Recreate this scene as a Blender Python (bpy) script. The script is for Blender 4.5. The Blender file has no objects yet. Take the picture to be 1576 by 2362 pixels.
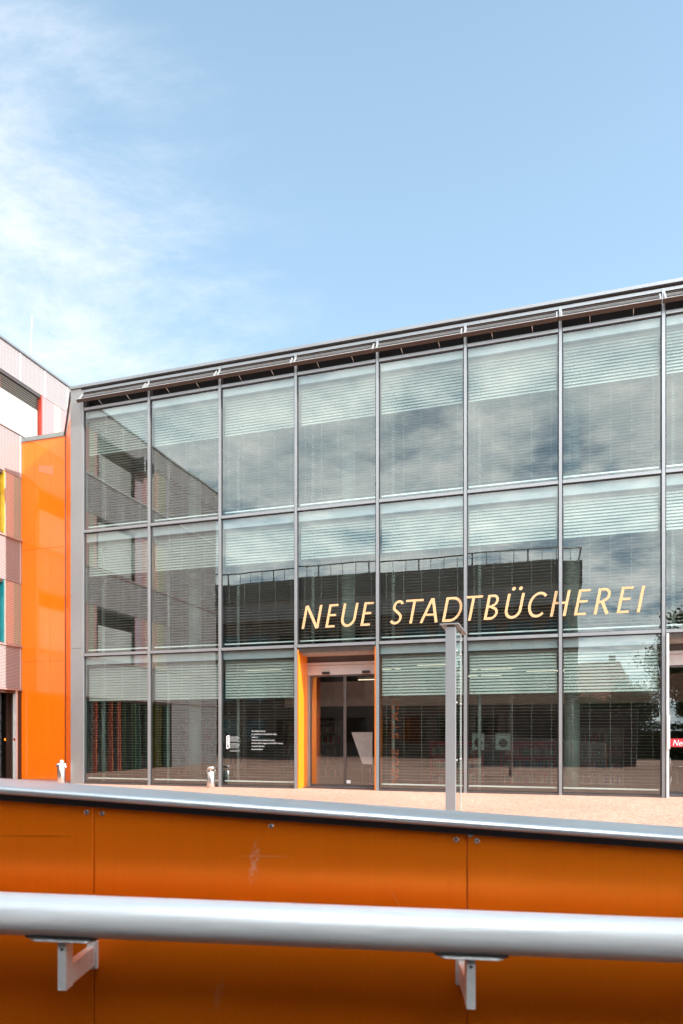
import bpy, bmesh, math, random
from mathutils import Vector, Matrix
R = math.radians
SC = bpy.context.scene
COL = SC.collection
TH = R(17.05)
P0 = Vector((-7.9474, 21.0, 0.0))            # left end of the glass front, on the ground
U = Vector((math.cos(TH), -math.sin(TH), 0)) # along the glass front, to the right
N = Vector((math.sin(TH), math.cos(TH), 0))  # into the building
BAY, NB = 2.3265, 8
Z1, Z2, ZTOP, ZROOF = 3.95, 7.733, 11.50, 12.20

# ------------------------------------------------------------------ helpers
def W(u, n, z=0.0):
    return P0 + U * u + N * n + Vector((0, 0, z))

class MB:
    """collects shapes into one mesh"""
    def __init__(s): s.bm = bmesh.new()
    def box(s, x0, x1, y0, y1, z0, z1, mi=0):
        v = [s.bm.verts.new(p) for p in ((x0,y0,z0),(x1,y0,z0),(x1,y1,z0),(x0,y1,z0),(x0,y0,z1),(x1,y0,z1),(x1,y1,z1),(x0,y1,z1))]
        for f in ((0,3,2,1),(4,5,6,7),(0,1,5,4),(1,2,6,5),(2,3,7,6),(3,0,4,7)):
            s.bm.faces.new([v[i] for i in f]).material_index = mi
        return s
    def face(s, pts, mi=0):
        f = s.bm.faces.new([s.bm.verts.new(p) for p in pts]); f.material_index = mi
        return s
    def prism(s, pts, ext, mi=0):
        """closed polygon pts (3d) extruded by vector ext"""
        e = Vector(ext)
        a = [s.bm.verts.new(p) for p in pts]; b = [s.bm.verts.new(Vector(p) + e) for p in pts]
        s.bm.faces.new(a[::-1]).material_index = mi; s.bm.faces.new(b).material_index = mi
        n = len(a)
        for i in range(n):
            s.bm.faces.new((a[i], a[(i+1) % n], b[(i+1) % n], b[i])).material_index = mi
        return s
    def tube(s, p, q, r, n=12, r2=None, mi=0, cap=True):
        p, q = Vector(p), Vector(q); r2 = r if r2 is None else r2
        d = (q - p).normalized(); a = d.orthogonal().normalized(); b = d.cross(a)
        A, B = [], []
        for i in range(n):
            t = 2 * math.pi * i / n; o = a * math.cos(t) + b * math.sin(t)
            A.append(s.bm.verts.new(p + o * r)); B.append(s.bm.verts.new(q + o * r2))
        for i in range(n):
            f = s.bm.faces.new((A[i], A[(i+1) % n], B[(i+1) % n], B[i])); f.smooth = True; f.material_index = mi
        if cap:
            s.bm.faces.new(A[::-1]).material_index = mi; s.bm.faces.new(B).material_index = mi
        return s
    def lathe(s, prof, n=24, c=(0, 0), mi=0):
        rows = []
        for r, z in prof:
            rows.append([s.bm.verts.new((c[0] + r * math.cos(2*math.pi*i/n), c[1] + r * math.sin(2*math.pi*i/n), z)) for i in range(n)])
        for a, b in zip(rows, rows[1:]):
            for i in range(n):
                f = s.bm.faces.new((a[i], a[(i+1) % n], b[(i+1) % n], b[i])); f.smooth = True; f.material_index = mi
        s.bm.faces.new(rows[0][::-1]); s.bm.faces.new(rows[-1])
        return s
    def build(s, name, mats, parent=None, bevel=0, seg=2, smooth=False, recalc=True, loc=None):
        if recalc: bmesh.ops.recalc_face_normals(s.bm, faces=s.bm.faces)
        if smooth:
            for f in s.bm.faces: f.smooth = True
        me = bpy.data.meshes.new(name); s.bm.to_mesh(me); s.bm.free()
        for m in (mats if isinstance(mats, (list, tuple)) else [mats]): me.materials.append(m)
        o = bpy.data.objects.new(name, me); COL.objects.link(o)
        if parent: o.parent = parent
        if loc: o.location = loc
        if bevel:
            b = o.modifiers.new('bevel', 'BEVEL'); b.width = bevel; b.segments = seg; b.limit_method = 'ANGLE'; b.angle_limit = R(40)
            if smooth is False:
                pass
        return o

def tag(o, label=None, cat=None, group=None, kind=None):
    if label: o['label'] = label
    if cat: o['category'] = cat
    if group: o['group'] = group
    if kind: o['kind'] = kind
    return o
def thing(name, label, cat, loc, rz=0.0, group=None):
    o = bpy.data.objects.new(name, None); COL.objects.link(o)
    o.location = loc; o.rotation_euler = (0, 0, rz); o.empty_display_size = .3
    return tag(o, label, cat, group)
def fthing(name, label, cat, u=0, n=0, z=0, group=None):     # a thing set square to the glass front
    return thing(name, label, cat, W(u, n, z), -TH, group)
def copy_part(o, parent, loc=None):                            # a part and its sub-parts
    c = o.copy(); COL.objects.link(c); c.parent = parent
    if loc is not None: c.location = loc
    for ch in list(o.children):
        d = ch.copy(); COL.objects.link(d); d.parent = c
    return c

# ------------------------------------------------------------------ materials
def newmat(name):
    m = bpy.data.materials.new(name); m.use_nodes = True
    nt = m.node_tree; bs = nt.nodes['Principled BSDF']
    return m, nt, bs
def nd(nt, t, **kw):
    n = nt.nodes.new(t)
    for k, v in kw.items():
        if k.startswith('i_'):
            key = k[2:]; n.inputs[int(key) if key.isdigit() else key].default_value = v
        else: setattr(n, k, v)
    return n
def ramp(nt, stops, interp='LINEAR'):
    r = nt.nodes.new('ShaderNodeValToRGB'); cr = r.color_ramp; cr.interpolation = interp
    while len(cr.elements) > 1: cr.elements.remove(cr.elements[-1])
    for i, (p, c) in enumerate(stops):
        e = cr.elements[0] if i == 0 else cr.elements.new(p)
        e.position = p; e.color = (*c, 1) if len(c) == 3 else c
    return r
def mat(name, col, rough=.5, metal=0.0, var=.12, scale=4.0, bump=0.0, bscale=60.0, coat=0.0, stretch=(1,1,1), rvar=.1, spec=.5):
    """painted or bare surface with uneven tone, uneven gloss and a little relief"""
    m, nt, bs = newmat(name); L = nt.links.new
    tc = nd(nt, 'ShaderNodeTexCoord'); mp = nd(nt, 'ShaderNodeMapping'); mp.inputs['Scale'].default_value = stretch
    L(tc.outputs['Object'], mp.inputs[0])
    nz = nd(nt, 'ShaderNodeTexNoise', i_Scale=scale, i_Detail=6.0, i_Roughness=.6); L(mp.outputs[0], nz.inputs['Vector'])
    lo = tuple(c * (1 - var) for c in col); hi = tuple(min(1, c * (1 + var)) for c in col)
    rp = ramp(nt, [(.3, lo), (.7, hi)]); L(nz.outputs['Fac'], rp.inputs[0]); L(rp.outputs[0], bs.inputs['Base Color'])
    mr = nd(nt, 'ShaderNodeMapRange', i_3=max(.02, rough - rvar), i_4=min(1, rough + rvar)); L(nz.outputs['Fac'], mr.inputs[0]); L(mr.outputs[0], bs.inputs['Roughness'])
    bs.inputs['Metallic'].default_value = metal; bs.inputs['Coat Weight'].default_value = coat; bs.inputs['Coat Roughness'].default_value = .05
    bs.inputs['Specular IOR Level'].default_value = spec
    if bump:
        n2 = nd(nt, 'ShaderNodeTexNoise', i_Scale=bscale, i_Detail=4.0); L(mp.outputs[0], n2.inputs['Vector'])
        bp = nd(nt, 'ShaderNodeBump', i_Strength=bump, i_Distance=.01); L(n2.outputs['Fac'], bp.inputs['Height']); L(bp.outputs[0], bs.inputs['Normal'])
    return m
def glass_mat(name, tint, ior=2.3, wave=.0035, scale=.55, rough=0.0):
    """architectural glazing: a tinted see-through sheet with a Fresnel mirror and slightly wavy surface"""
    m = bpy.data.materials.new(name); m.use_nodes = True; nt = m.node_tree; nt.nodes.remove(nt.nodes['Principled BSDF']); L = nt.links.new
    out = nt.nodes['Material Output']
    tc = nd(nt, 'ShaderNodeTexCoord'); mp = nd(nt, 'ShaderNodeMapping'); mp.inputs['Scale'].default_value = (1, 1, .8)
    oi = nd(nt, 'ShaderNodeObjectInfo'); ad = nd(nt, 'ShaderNodeVectorMath', operation='ADD')
    cm = nd(nt, 'ShaderNodeVectorMath', operation='SCALE'); cm.inputs['Scale'].default_value = 37.0
    L(oi.outputs['Random'], cm.inputs[0]); L(tc.outputs['Object'], ad.inputs[0]); L(cm.outputs[0], ad.inputs[1]); L(ad.outputs[0], mp.inputs[0])
    nz = nd(nt, 'ShaderNodeTexNoise', i_Scale=scale, i_Detail=2.0, i_Roughness=.35); L(mp.outputs[0], nz.inputs['Vector'])
    bp = nd(nt, 'ShaderNodeBump', i_Strength=1.0, i_Distance=wave); L(nz.outputs['Fac'], bp.inputs['Height'])
    r0 = ((ior - 1) / (ior + 1)) ** 2                       # Schlick mirror, the same from both sides of the sheet
    lw = nd(nt, 'ShaderNodeLayerWeight', i_Blend=.5); L(bp.outputs[0], lw.inputs['Normal'])
    pw = nd(nt, 'ShaderNodeMath', operation='POWER', i_1=5.0); L(lw.outputs['Facing'], pw.inputs[0])
    fr = nd(nt, 'ShaderNodeMath', operation='MULTIPLY_ADD', i_1=1 - r0, i_2=r0); L(pw.outputs[0], fr.inputs[0])
    tr = nd(nt, 'ShaderNodeBsdfTransparent', i_Color=(*tint, 1)); gl = nd(nt, 'ShaderNodeBsdfGlossy', i_Color=(.92, .97, .96, 1), i_Roughness=rough)
    L(bp.outputs[0], gl.inputs['Normal'])
    mx = nd(nt, 'ShaderNodeMixShader'); L(fr.outputs[0], mx.inputs[0]); L(tr.outputs[0], mx.inputs[1]); L(gl.outputs[0], mx.inputs[2]); L(mx.outputs[0], out.inputs[0])
    return m
def emit_mat(name, col, s):
    m, nt, bs = newmat(name); bs.inputs['Base Color'].default_value = (*col, 1)
    bs.inputs['Emission Color'].default_value = (*col, 1); bs.inputs['Emission Strength'].default_value = s
    return m

M = {}
M['alu'] = mat('mullion_paint', (.305, .31, .32), .38, .55, .05, 1.5, stretch=(1, 1, .3))
M['alu_light'] = mat('light_aluminium', (.62, .61, .60), .35, .6, .05, 2)
M['column'] = mat('column_panel', (.285, .28, .275), .42, .45, .08, .7, stretch=(1, 1, .35), bump=.02, bscale=3)
M['gasket'] = mat('black_gasket', (.02, .02, .022), .6)
M['void'] = mat('dark_recess', (.018, .017, .018), .8, var=.2)
M['flapframe'] = mat('flap_brown', (.060, .042, .035), .45, .3, .1, 3)
M['flapface'] = mat('flap_grey', (.05, .05, .05), .4, .4, .1, 3)
M['blind'] = mat('blind_slat', (.35, .35, .32), .42, .25, .06, 2)
M['rail'] = mat('blind_rail', (.88, .90, .89), .35, .4, .05, 2)
M['cassette'] = mat('blind_cassette', (.38, .41, .44), .5, .2, .05, 2)
M['glass'] = glass_mat('facade_glass', (.80, .885, .855), 2.4)
M['doorglass'] = glass_mat('door_glass', (.78, .74, .72), 2.4, .002)
M['clearglass'] = glass_mat('clear_glass', (.86, .93, .90), 1.9, .0005)
M['slab'] = mat('concrete_slab', (.22, .22, .21), .8, 0, .1, 2)
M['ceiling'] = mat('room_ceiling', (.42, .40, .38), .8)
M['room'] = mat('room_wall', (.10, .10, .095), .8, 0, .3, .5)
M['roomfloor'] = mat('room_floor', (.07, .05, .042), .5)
M['roof'] = mat('roof_sheet', (.26, .265, .275), .4, .5, .06, 1)
M['orange'] = mat('orange_gloss_panel', (.95, .18, .004), .16, 0, .05, .5, coat=.5, rvar=.06)
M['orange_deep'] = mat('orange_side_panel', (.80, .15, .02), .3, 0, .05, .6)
M['sticker'] = mat('faded_patch', (.86, .22, .09), .6, var=.15, scale=9)
M['zinc'] = mat('zinc_coping', (.30, .31, .30), .45, .5, .1, 2)
M['jamb'] = mat('jamb_orange', (.95, .235, .010), .35, 0, .04, 1)
M['steel'] = mat('brushed_steel', (.70, .68, .66), .26, 1.0, .06, 5, stretch=(6, 6, .3), bump=.02, bscale=80)
M['white'] = mat('white_plastic', (.62, .62, .63), .5, 0, .04, 20, bump=.4, bscale=40)
M['sign_yellow'] = mat('letter_foil', (.64, .385, .19), .5, 0, .03, 1.5)
M['ink_white'] = mat('white_lettering', (.85, .86, .86), .6)
M['ink_soft'] = mat('small_print', (.50, .51, .51), .6)
M['orange_ink'] = mat('orange_lettering', (.75, .16, .04), .5)
M['post'] = mat('pillar_paint', (.29, .30, .315), .4, .5, .05, 1.2, stretch=(1, 1, .4))
M['wood_red'] = mat('red_fabric', (.30, .03, .05), .8)
M['black'] = mat('black_plastic', (.015, .015, .016), .4)
M['bark'] = mat('bark', (.10, .075, .055), .9, 0, .3, 8, bump=.5, bscale=30)
M['lamp'] = emit_mat('lit_tube', (1, .86, .64), 1.2)
M['doormetal'] = mat('door_header_metal', (.56, .50, .48), .4, .5, .06, 2)
M['frame_dark'] = mat('dark_frame', (.10, .085, .08), .4, .4, .1, 2)
M['books'] = None

def plaza_mat():
    m, nt, bs = newmat('resin_bound_gravel'); L = nt.links.new
    tc = nd(nt, 'ShaderNodeTexCoord')
    vo = nd(nt, 'ShaderNodeTexVoronoi', i_Scale=38.0); L(tc.outputs['Object'], vo.inputs['Vector'])
    nz = nd(nt, 'ShaderNodeTexNoise', i_Scale=11.0, i_Detail=8.0, i_Roughness=.75); L(tc.outputs['Object'], nz.inputs['Vector'])
    sp = nd(nt, 'ShaderNodeSeparateColor'); L(vo.outputs['Color'], sp.inputs[0])
    a = ramp(nt, [(.0, (.20, .075, .05)), (.35, (.40, .19, .13)), (.65, (.53, .29, .205)), (1, (.74, .50, .40))]); L(sp.outputs[0], a.inputs[0])
    b = ramp(nt, [(.3, (.33, .155, .105)), (.7, (.56, .34, .25))]); L(nz.outputs['Fac'], b.inputs[0])
    mx = nd(nt, 'ShaderNodeMix', data_type='RGBA'); mx.inputs[0].default_value = .45; L(a.outputs[0], mx.inputs[6]); L(b.outputs[0], mx.inputs[7])
    n3 = nd(nt, 'ShaderNodeTexNoise', i_Scale=.35, i_Detail=4.0); L(tc.outputs['Object'], n3.inputs['Vector'])
    r3 = ramp(nt, [(.35, (.85, .83, .80)), (.65, (1, 1, 1))]); L(n3.outputs['Fac'], r3.inputs[0])
    m2 = nd(nt, 'ShaderNodeMix', data_type='RGBA', blend_type='MULTIPLY'); m2.inputs[0].default_value = 1; L(mx.outputs[2], m2.inputs[6]); L(r3.outputs[0], m2.inputs[7])
    L(m2.outputs[2], bs.inputs['Base Color']); bs.inputs['Roughness'].default_value = .85
    bp = nd(nt, 'ShaderNodeBump', i_Strength=.6, i_Distance=.01); L(vo.outputs['Distance'], bp.inputs['Height']); L(bp.outputs[0], bs.inputs['Normal'])
    return m
M['plaza'] = plaza_mat()

def mesh_panel_mat(name, bright, dark, rows=21.0, cols=16.0, strips=None):
    """expanded metal: rows of short slots; strips adds coloured boards behind it"""
    m, nt, bs = newmat(name); L = nt.links.new
    tc = nd(nt, 'ShaderNodeTexCoord'); sx = nd(nt, 'ShaderNodeSeparateXYZ'); L(tc.outputs['Object'], sx.inputs[0])
    def wave(out, freq, add=None):
        k = nd(nt, 'ShaderNodeMath', operation='MULTIPLY', i_1=freq); L(out, k.inputs[0]); o = k.outputs[0]
        if add is not None:
            q = nd(nt, 'ShaderNodeMath', operation='ADD'); L(o, q.inputs[0]); L(add, q.inputs[1]); o = q.outputs[0]
        fr = nd(nt, 'ShaderNodeMath', operation='FRACT'); L(o, fr.inputs[0])
        pp = nd(nt, 'ShaderNodeMath', operation='PINGPONG', i_1=.5); L(fr.outputs[0], pp.inputs[0])
        return pp.outputs[0]
    zr = wave(sx.outputs['Z'], rows); yr = wave(sx.outputs['Y'], cols)
    r1 = ramp(nt, [(.27, (0, 0, 0)), (.33, (1, 1, 1))]); L(zr, r1.inputs[0])
    r2 = ramp(nt, [(.08, (0, 0, 0)), (.16, (1, 1, 1))]); L(yr, r2.inputs[0])
    mu = nd(nt, 'ShaderNodeMath', operation='MULTIPLY'); L(r1.outputs[0], mu.inputs[0]); L(r2.outputs[0], mu.inputs[1])
    mx = nd(nt, 'ShaderNodeMix', data_type='RGBA'); L(mu.outputs[0], mx.inputs[0])
    mx.inputs[6].default_value = (*bright, 1); mx.inputs[7].default_value = (*dark, 1)
    if strips:
        k = nd(nt, 'ShaderNodeMath', operation='MULTIPLY', i_1=3.1); L(sx.outputs['Y'], k.inputs[0])
        fl = nd(nt, 'ShaderNodeMath', operation='FLOOR'); L(k.outputs[0], fl.inputs[0])
        wn = nd(nt, 'ShaderNodeTexWhiteNoise', noise_dimensions='1D'); L(fl.outputs[0], wn.inputs['W'])
        rp = ramp(nt, [(i / len(strips), c) for i, c in enumerate(strips)], 'CONSTANT'); L(wn.outputs['Value'], rp.inputs[0])
        m3 = nd(nt, 'ShaderNodeMix', data_type='RGBA'); m3.inputs[0].default_value = .5; m3.inputs[6].default_value = (*bright, 1); L(rp.outputs[0], m3.inputs[7])
        L(m3.outputs[2], mx.inputs[6])
        m4 = nd(nt, 'ShaderNodeMix', data_type='RGBA', blend_type='MULTIPLY'); m4.inputs[0].default_value = 1; m4.inputs[7].default_value = (.45, .32, .3, 1); L(rp.outputs[0], m4.inputs[6]); L(m4.outputs[2], mx.inputs[7])
    L(mx.outputs[2], bs.inputs['Base Color']); bs.inputs['Roughness'].default_value = .55; bs.inputs['Metallic'].default_value = .1
    bp = nd(nt, 'ShaderNodeBump', i_Strength=.5, i_Distance=.02); bp.invert = True; L(mu.outputs[0], bp.inputs['Height']); L(bp.outputs[0], bs.inputs['Normal'])
    return m
M['mesh'] = mesh_panel_mat('expanded_metal', (.36, .345, .345), (.10, .048, .045))
M['mesh_col'] = mesh_panel_mat('expanded_metal_over_colour', (.33, .305, .29), (.14, .07, .07), 17, 14,
    [(.78, .40, .36), (.72, .62, .5), (.55, .48, .62), (.80, .72, .45), (.70, .30, .32), (.48, .52, .36), (.82, .55, .42)])
M['officeblind'] = mat('office_blind', (.50, .49, .46), .5, .1, .06, 2)
M['flash'] = mat('window_flashing', (.40, .30, .28), .45, .3)
M['white_metal'] = mat('white_metal', (.60, .59, .58), .4, .2)
M['office_glass'] = glass_mat('office_glass', (.35, .38, .36), 1.9, .002)
M['deepbrown'] = mat('brown_frame', (.055, .028, .02), .45, .1)
M['brownroom'] = mat('brown_interior', (.10, .05, .035), .7)

# ------------------------------------------------------------------ sky, sun, camera
SUN_AZ, SUN_EL = R(119.0), R(31.0)     # clockwise from +Y
sun_dir = Vector((math.sin(SUN_AZ) * math.cos(SUN_EL), math.cos(SUN_AZ) * math.cos(SUN_EL), math.sin(SUN_EL)))
def build_world():
    w = bpy.data.worlds.new('World'); SC.world = w; w.use_nodes = True; nt = w.node_tree; L = nt.links.new
    bg = nt.nodes['Background']
    sk = nd(nt, 'ShaderNodeTexSky', sky_type='NISHITA', sun_disc=False, sun_elevation=SUN_EL, sun_rotation=SUN_AZ, altitude=300.0, air_density=1.0, dust_density=1.6, ozone_density=1.4)
    tc = nd(nt, 'ShaderNodeTexCoord'); sp = nd(nt, 'ShaderNodeSeparateXYZ'); L(tc.outputs['Generated'], sp.inputs[0])
    def math_(op, a, b=None, clamp=False):
        n = nd(nt, 'ShaderNodeMath', operation=op, use_clamp=clamp)
        for i, x in enumerate((a, b)):
            if x is None: continue
            if isinstance(x, (int, float)): n.inputs[i].default_value = x
            else: L(x, n.inputs[i])
        return n.outputs[0]
    zc = math_('ADD', math_('MAXIMUM', sp.outputs['Z'], 0.0), .12)
    px = math_('DIVIDE', sp.outputs['X'], zc); py = math_('DIVIDE', sp.outputs['Y'], zc)
    cb = nd(nt, 'ShaderNodeCombineXYZ'); L(px, cb.inputs[0]); L(py, cb.inputs[1])
    def smooth(val, a, b):
        m = nd(nt, 'ShaderNodeMapRange', interpolation_type='SMOOTHSTEP'); m.inputs[1].default_value = a; m.inputs[2].default_value = b; L(val, m.inputs[0]); return m.outputs[0]
    def dirmask(d, a, b):
        v = nd(nt, 'ShaderNodeVectorMath', operation='DOT_PRODUCT'); L(tc.outputs['Generated'], v.inputs[0]); v.inputs[1].default_value = Vector(d).normalized()
        return smooth(v.outputs['Value'], math.cos(R(a)), math.cos(R(b)))
    # thin high cloud in the west, streaked
    mp = nd(nt, 'ShaderNodeMapping'); mp.inputs['Rotation'].default_value = (0, 0, R(28)); mp.inputs['Scale'].default_value = (1.0, 1.35, 1); L(cb.outputs[0], mp.inputs[0])
    c1 = nd(nt, 'ShaderNodeTexNoise', i_Scale=2.1, i_Detail=14.0, i_Roughness=.70, i_Distortion=.25); L(mp.outputs[0], c1.inputs['Vector'])
    cm = dirmask((-.50, .76, .40), 36, 0)
    cmb = math_('MULTIPLY', cm, .40)
    cir = smooth(math_('ADD', c1.outputs['Fac'], cmb), .62, 1.24)
    cir = math_('MULTIPLY', cir, math_('MULTIPLY', cm, 1.5, True))
    # heaped cloud behind the viewer (seen mirrored in the glass)
    c2 = nd(nt, 'ShaderNodeTexNoise', i_Scale=2.3, i_Detail=10.0, i_Roughness=.58, i_Distortion=.35); L(cb.outputs[0], c2.inputs['Vector'])
    back = smooth(math_('MULTIPLY', sp.outputs['Y'], -1.0), -.05, .35)
    cum = math_('MULTIPLY', smooth(c2.outputs['Fac'], .33, .50), back)
    c3 = nd(nt, 'ShaderNodeTexNoise', i_Scale=5.0, i_Detail=9.0, i_Roughness=.64); L(cb.outputs[0], c3.inputs['Vector'])
    shade = ramp(nt, [(.28, (5.2, 6.7, 7.8)), (.68, (14.6, 14.9, 14.4))]); L(c3.outputs['Fac'], shade.inputs[0])
    # summer haze whitens the blue, more so low down
    veil = nd(nt, 'ShaderNodeMix', data_type='RGBA'); L(sk.outputs[0], veil.inputs[6]); veil.inputs[7].default_value = VEIL
    vz = nd(nt, 'ShaderNodeMapRange'); vz.inputs[1].default_value = 0.0; vz.inputs[2].default_value = .75; vz.inputs[3].default_value = .62; vz.inputs[4].default_value = .28
    L(sp.outputs['Z'], vz.inputs[0]); L(vz.outputs[0], veil.inputs[0])
    m1 = nd(nt, 'ShaderNodeMix', data_type='RGBA'); L(cir, m1.inputs[0]); L(veil.outputs[2], m1.inputs[6]); m1.inputs[7].default_value = (5.9, 5.95, 6.15, 1)
    m2 = nd(nt, 'ShaderNodeMix', data_type='RGBA'); L(cum, m2.inputs[0]); L(m1.outputs[2], m2.inputs[6]); L(shade.outputs[0], m2.inputs[7])
    glow = nd(nt, 'ShaderNodeVectorMath', operation='SCALE'); L(m2.outputs[2], glow.inputs[0])      # bright sky patch added behind the viewer to light the near wall
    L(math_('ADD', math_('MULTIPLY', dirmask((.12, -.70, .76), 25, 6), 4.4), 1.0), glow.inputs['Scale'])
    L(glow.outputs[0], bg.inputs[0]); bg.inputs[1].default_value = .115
VEIL = (4.1, 6.25, 7.8, 1)
build_world()
ld = bpy.data.lights.new('sun', 'SUN'); ld.energy = 4.4; ld.angle = R(.53); ld.color = (1, .955, .89)
lo = bpy.data.objects.new('sun', ld); COL.objects.link(lo); lo.rotation_euler = sun_dir.to_track_quat('Z', 'Y').to_euler(); lo.location = (30, -15, 40)
cd = bpy.data.cameras.new('camera'); cam = bpy.data.objects.new('camera', cd); COL.objects.link(cam); SC.camera = cam
cam.location = (0, 0, 1.45); cam.rotation_euler = (R(90), 0, 0)
cd.sensor_fit = 'HORIZONTAL'; cd.sensor_width = 24; cd.lens = 24; cd.shift_y = 518 / 1576; cd.clip_start = .05; cd.clip_end = 3000
cd.dof.use_dof = True; cd.dof.focus_distance = 18; cd.dof.aperture_fstop = 7.0
SC.view_settings.view_transform = 'Standard'; SC.view_settings.look = 'None'; SC.view_settings.gamma = 1; SC.view_settings.exposure = .92

# ------------------------------------------------------------------ ground
g = MB(); g.face([(-400, -400, 0), (400, -400, 0), (400, 900, 0), (-400, 900, 0)]); tag(g.build('plaza', M['plaza']), kind='structure')

# ------------------------------------------------------------------ library building
lib = fthing('library_building', 'three storey glass fronted library with grey mullions and blinds behind every pane', 'library')
UE = .02 + NB * BAY
xk = [.02 + BAY * k for k in range(NB + 1)]
for k, x in enumerate(xk):
    mb = MB(); mb.box(x - .036, x + .036, -.055, .10, 0, 12.06)
    mb.box(x - .050, x - .0365, -.012, .08, 0, 11.42, 1); mb.box(x + .0365, x + .050, -.012, .08, 0, 11.42, 1)
    mb.build('mullion', [M['alu'], M['gasket']], lib)
for zc, h in ((Z1, .078), (Z2, .078), (11.485, .08)):
    mb = MB()
    for k in range(NB):
        mb.box(xk[k] + .051, xk[k+1] - .051, -.048, .09, zc - h/2, zc + h/2)
    mb.build('transom', M['alu'], lib)
mb = MB(); mb.box(-.41, UE + .2, -.10, .35, 12.135, 12.215); mb.build('roof_edge', M['roof'], lib)
mb = MB(); mb.box(-.38, UE, -.03, .3, 12.005, 12.082); mb.build('roof_beam', M['alu'], lib)
mb = MB(); mb.box(-.40, UE + .2, .351, 13, 11.95, 12.19); mb.build('roof', M['roof'], lib)
mb = MB(); mb.box(-.05, UE, .32, .345, 11.45, 11.94); mb.build('attic_wall', M['void'], lib)
mb = MB(); mb.box(-.405, -.017, -.06, .12, 0, 4.155); mb.box(-.405, -.017, -.06, .12, 4.167, 12.13); mb.build('corner_panel', M['column'], lib)
# vent flaps under the roof, hung at the top and swung out
fl, fo = .37, R(38)
def flap_pt(x, s, off):   # s down the flap, off outward from its face
    return (x, -.05 - s * math.sin(fo) - off * math.cos(fo), 11.945 - s * math.cos(fo) + off * math.sin(fo) * 1)
x0, x1 = xk[0] + .05, xk[1] - .05
def flap_bar(mb, xa, xb, s0, s1, o0, o1, mi=0):
    a = [flap_pt(xa, s0, o0), flap_pt(xa, s1, o0), flap_pt(xa, s1, o1), flap_pt(xa, s0, o1)]
    mb.prism(a, (xb - xa, 0, 0), mi)
mb = MB()
flap_bar(mb, x0 - .10, x1 - .02, fl - .035, fl, -.075, .02, 0)
flap_bar(mb, x0 - .05, x1 - .02, 0, .03, -.02, .012, 0)
flap_bar(mb, x0 - .05, x0 - .012, .031, fl - .036, -.03, .018, 1); flap_bar(mb, x1 - .055, x1 - .02, .031, fl - .036, -.03, .018, 1)
flap0 = mb.build('vent_flap', [M['flapframe'], M['alu_light']], lib)
mb = MB(); flap_bar(mb, x0 - .011, x1 - .056, .031, fl - .036, -.022, -.008); mb.build('flap_sheet', M['flapface'], flap0)
mb = MB()
for s in (.07, .12, .17): flap_bar(mb, x0 - .011, x1 - .056, s, s + .009, -.007, .004)
flap_bar(mb, x0 - .10, x1 - .02, fl - .034, fl - .012, .0205, .03)
mb.build('louvre', M['alu_light'], flap0)
for f in (.28, .72):
    xx = x0 + (x1 - x0) * f
    mb = MB(); mb.tube(flap_pt(xx, fl - .03, -.08), (xx + .02, .02, 11.53), .009, 8); mb.build('strut', M['alu_light'], flap0)
for k in range(1, NB): copy_part(flap0, lib, (BAY * k, 0, 0))

# windows: a pane, a blind and its bottom rail in every bay of every storey
rng = random.Random(4)
def make_window(z0, z1, ztop, zclosed, zrail, pitch, closed_tilt, open_tilt, h=.0):
    xa, xb = xk[0] + .051, xk[1] - .051
    mb = MB()
    for (a, b, c, d) in ((xa, xb, z0, z0 + .014), (xa, xb, z1 - .03, z1), (xa, xa + .012, z0 + .0145, z1 - .0305), (xb - .012, xb, z0 + .0145, z1 - .0305)):
        mb.box(a, b, -.008, .05, c, d)
    win = mb.build('window', M['gasket'], lib)
    mb = MB()
    nx, nz_ = 10, 14
    hw, hh = (xb - xa) / 2 - .0135, (z1 - z0 - .045) / 2 - .001
    mb.face([(-hw, 0, -hh), (hw, 0, -hh), (hw, 0, hh), (-hw, 0, hh)])
    gp = mb.build('glass_pane', M['glass'], win, recalc=False, loc=((xa + xb) / 2, .004, (z0 + z1) / 2 - .008))
    gp.rotation_euler = (R(rng.gauss(0, .07)), 0, R(rng.gauss(0, .07)))
    mb = MB(); bx0, bx1 = xa + .03, xb - .03
    wd = .08
    z = ztop - .05; i = 0
    while z > zrail + .06:
        tl = closed_tilt if z > zclosed else open_tilt
        tl += rng.uniform(-.5, .5); dz = rng.uniform(-.0006, .0006)
        c, s = math.cos(R(tl)) * wd / 2, math.sin(R(tl)) * wd / 2
        nx_, nz2 = math.sin(R(tl)) * .006, math.cos(R(tl)) * .006
        pts = [(-c, -s), (-nx_, nz2), (c, s)]
        vs = [(mb.bm.verts.new((bx0, .17 + p[0], z + dz + p[1])), mb.bm.verts.new((bx1, .17 + p[0], z + dz + p[1]))) for p in pts]
        for a, b in zip(vs, vs[1:]):
            mb.bm.faces.new((a[0], a[1], b[1], b[0])).smooth = True
        z -= pitch; i += 1
    for f in (.06, .28, .5, .72, .94):
        xx = bx0 + (bx1 - bx0) * f
        mb.box(xx - .0018, xx + .0018, .118, .121, zrail + .03, zclosed)
    mb.build('blind', M['blind'], win, recalc=False)
    mb = MB(); mb.box(bx0 - .01, bx1 + .01, .125, .215, zrail - .012, zrail + .022)
    mb.build('blind_rail', M['rail'], win)
    mb = MB(); mb.box(bx0 - .02, bx1 + .02, .075, .25, ztop - .001, z1 - .02); mb.box(bx0 - .02, bx1 + .02, .073, .25, ztop - .024, ztop - .0015, 1)  # black lip stands in for the shadow line under the cassette
    mb.build('blind_cassette', [M['cassette'], M['gasket']], win)
    return win
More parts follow.
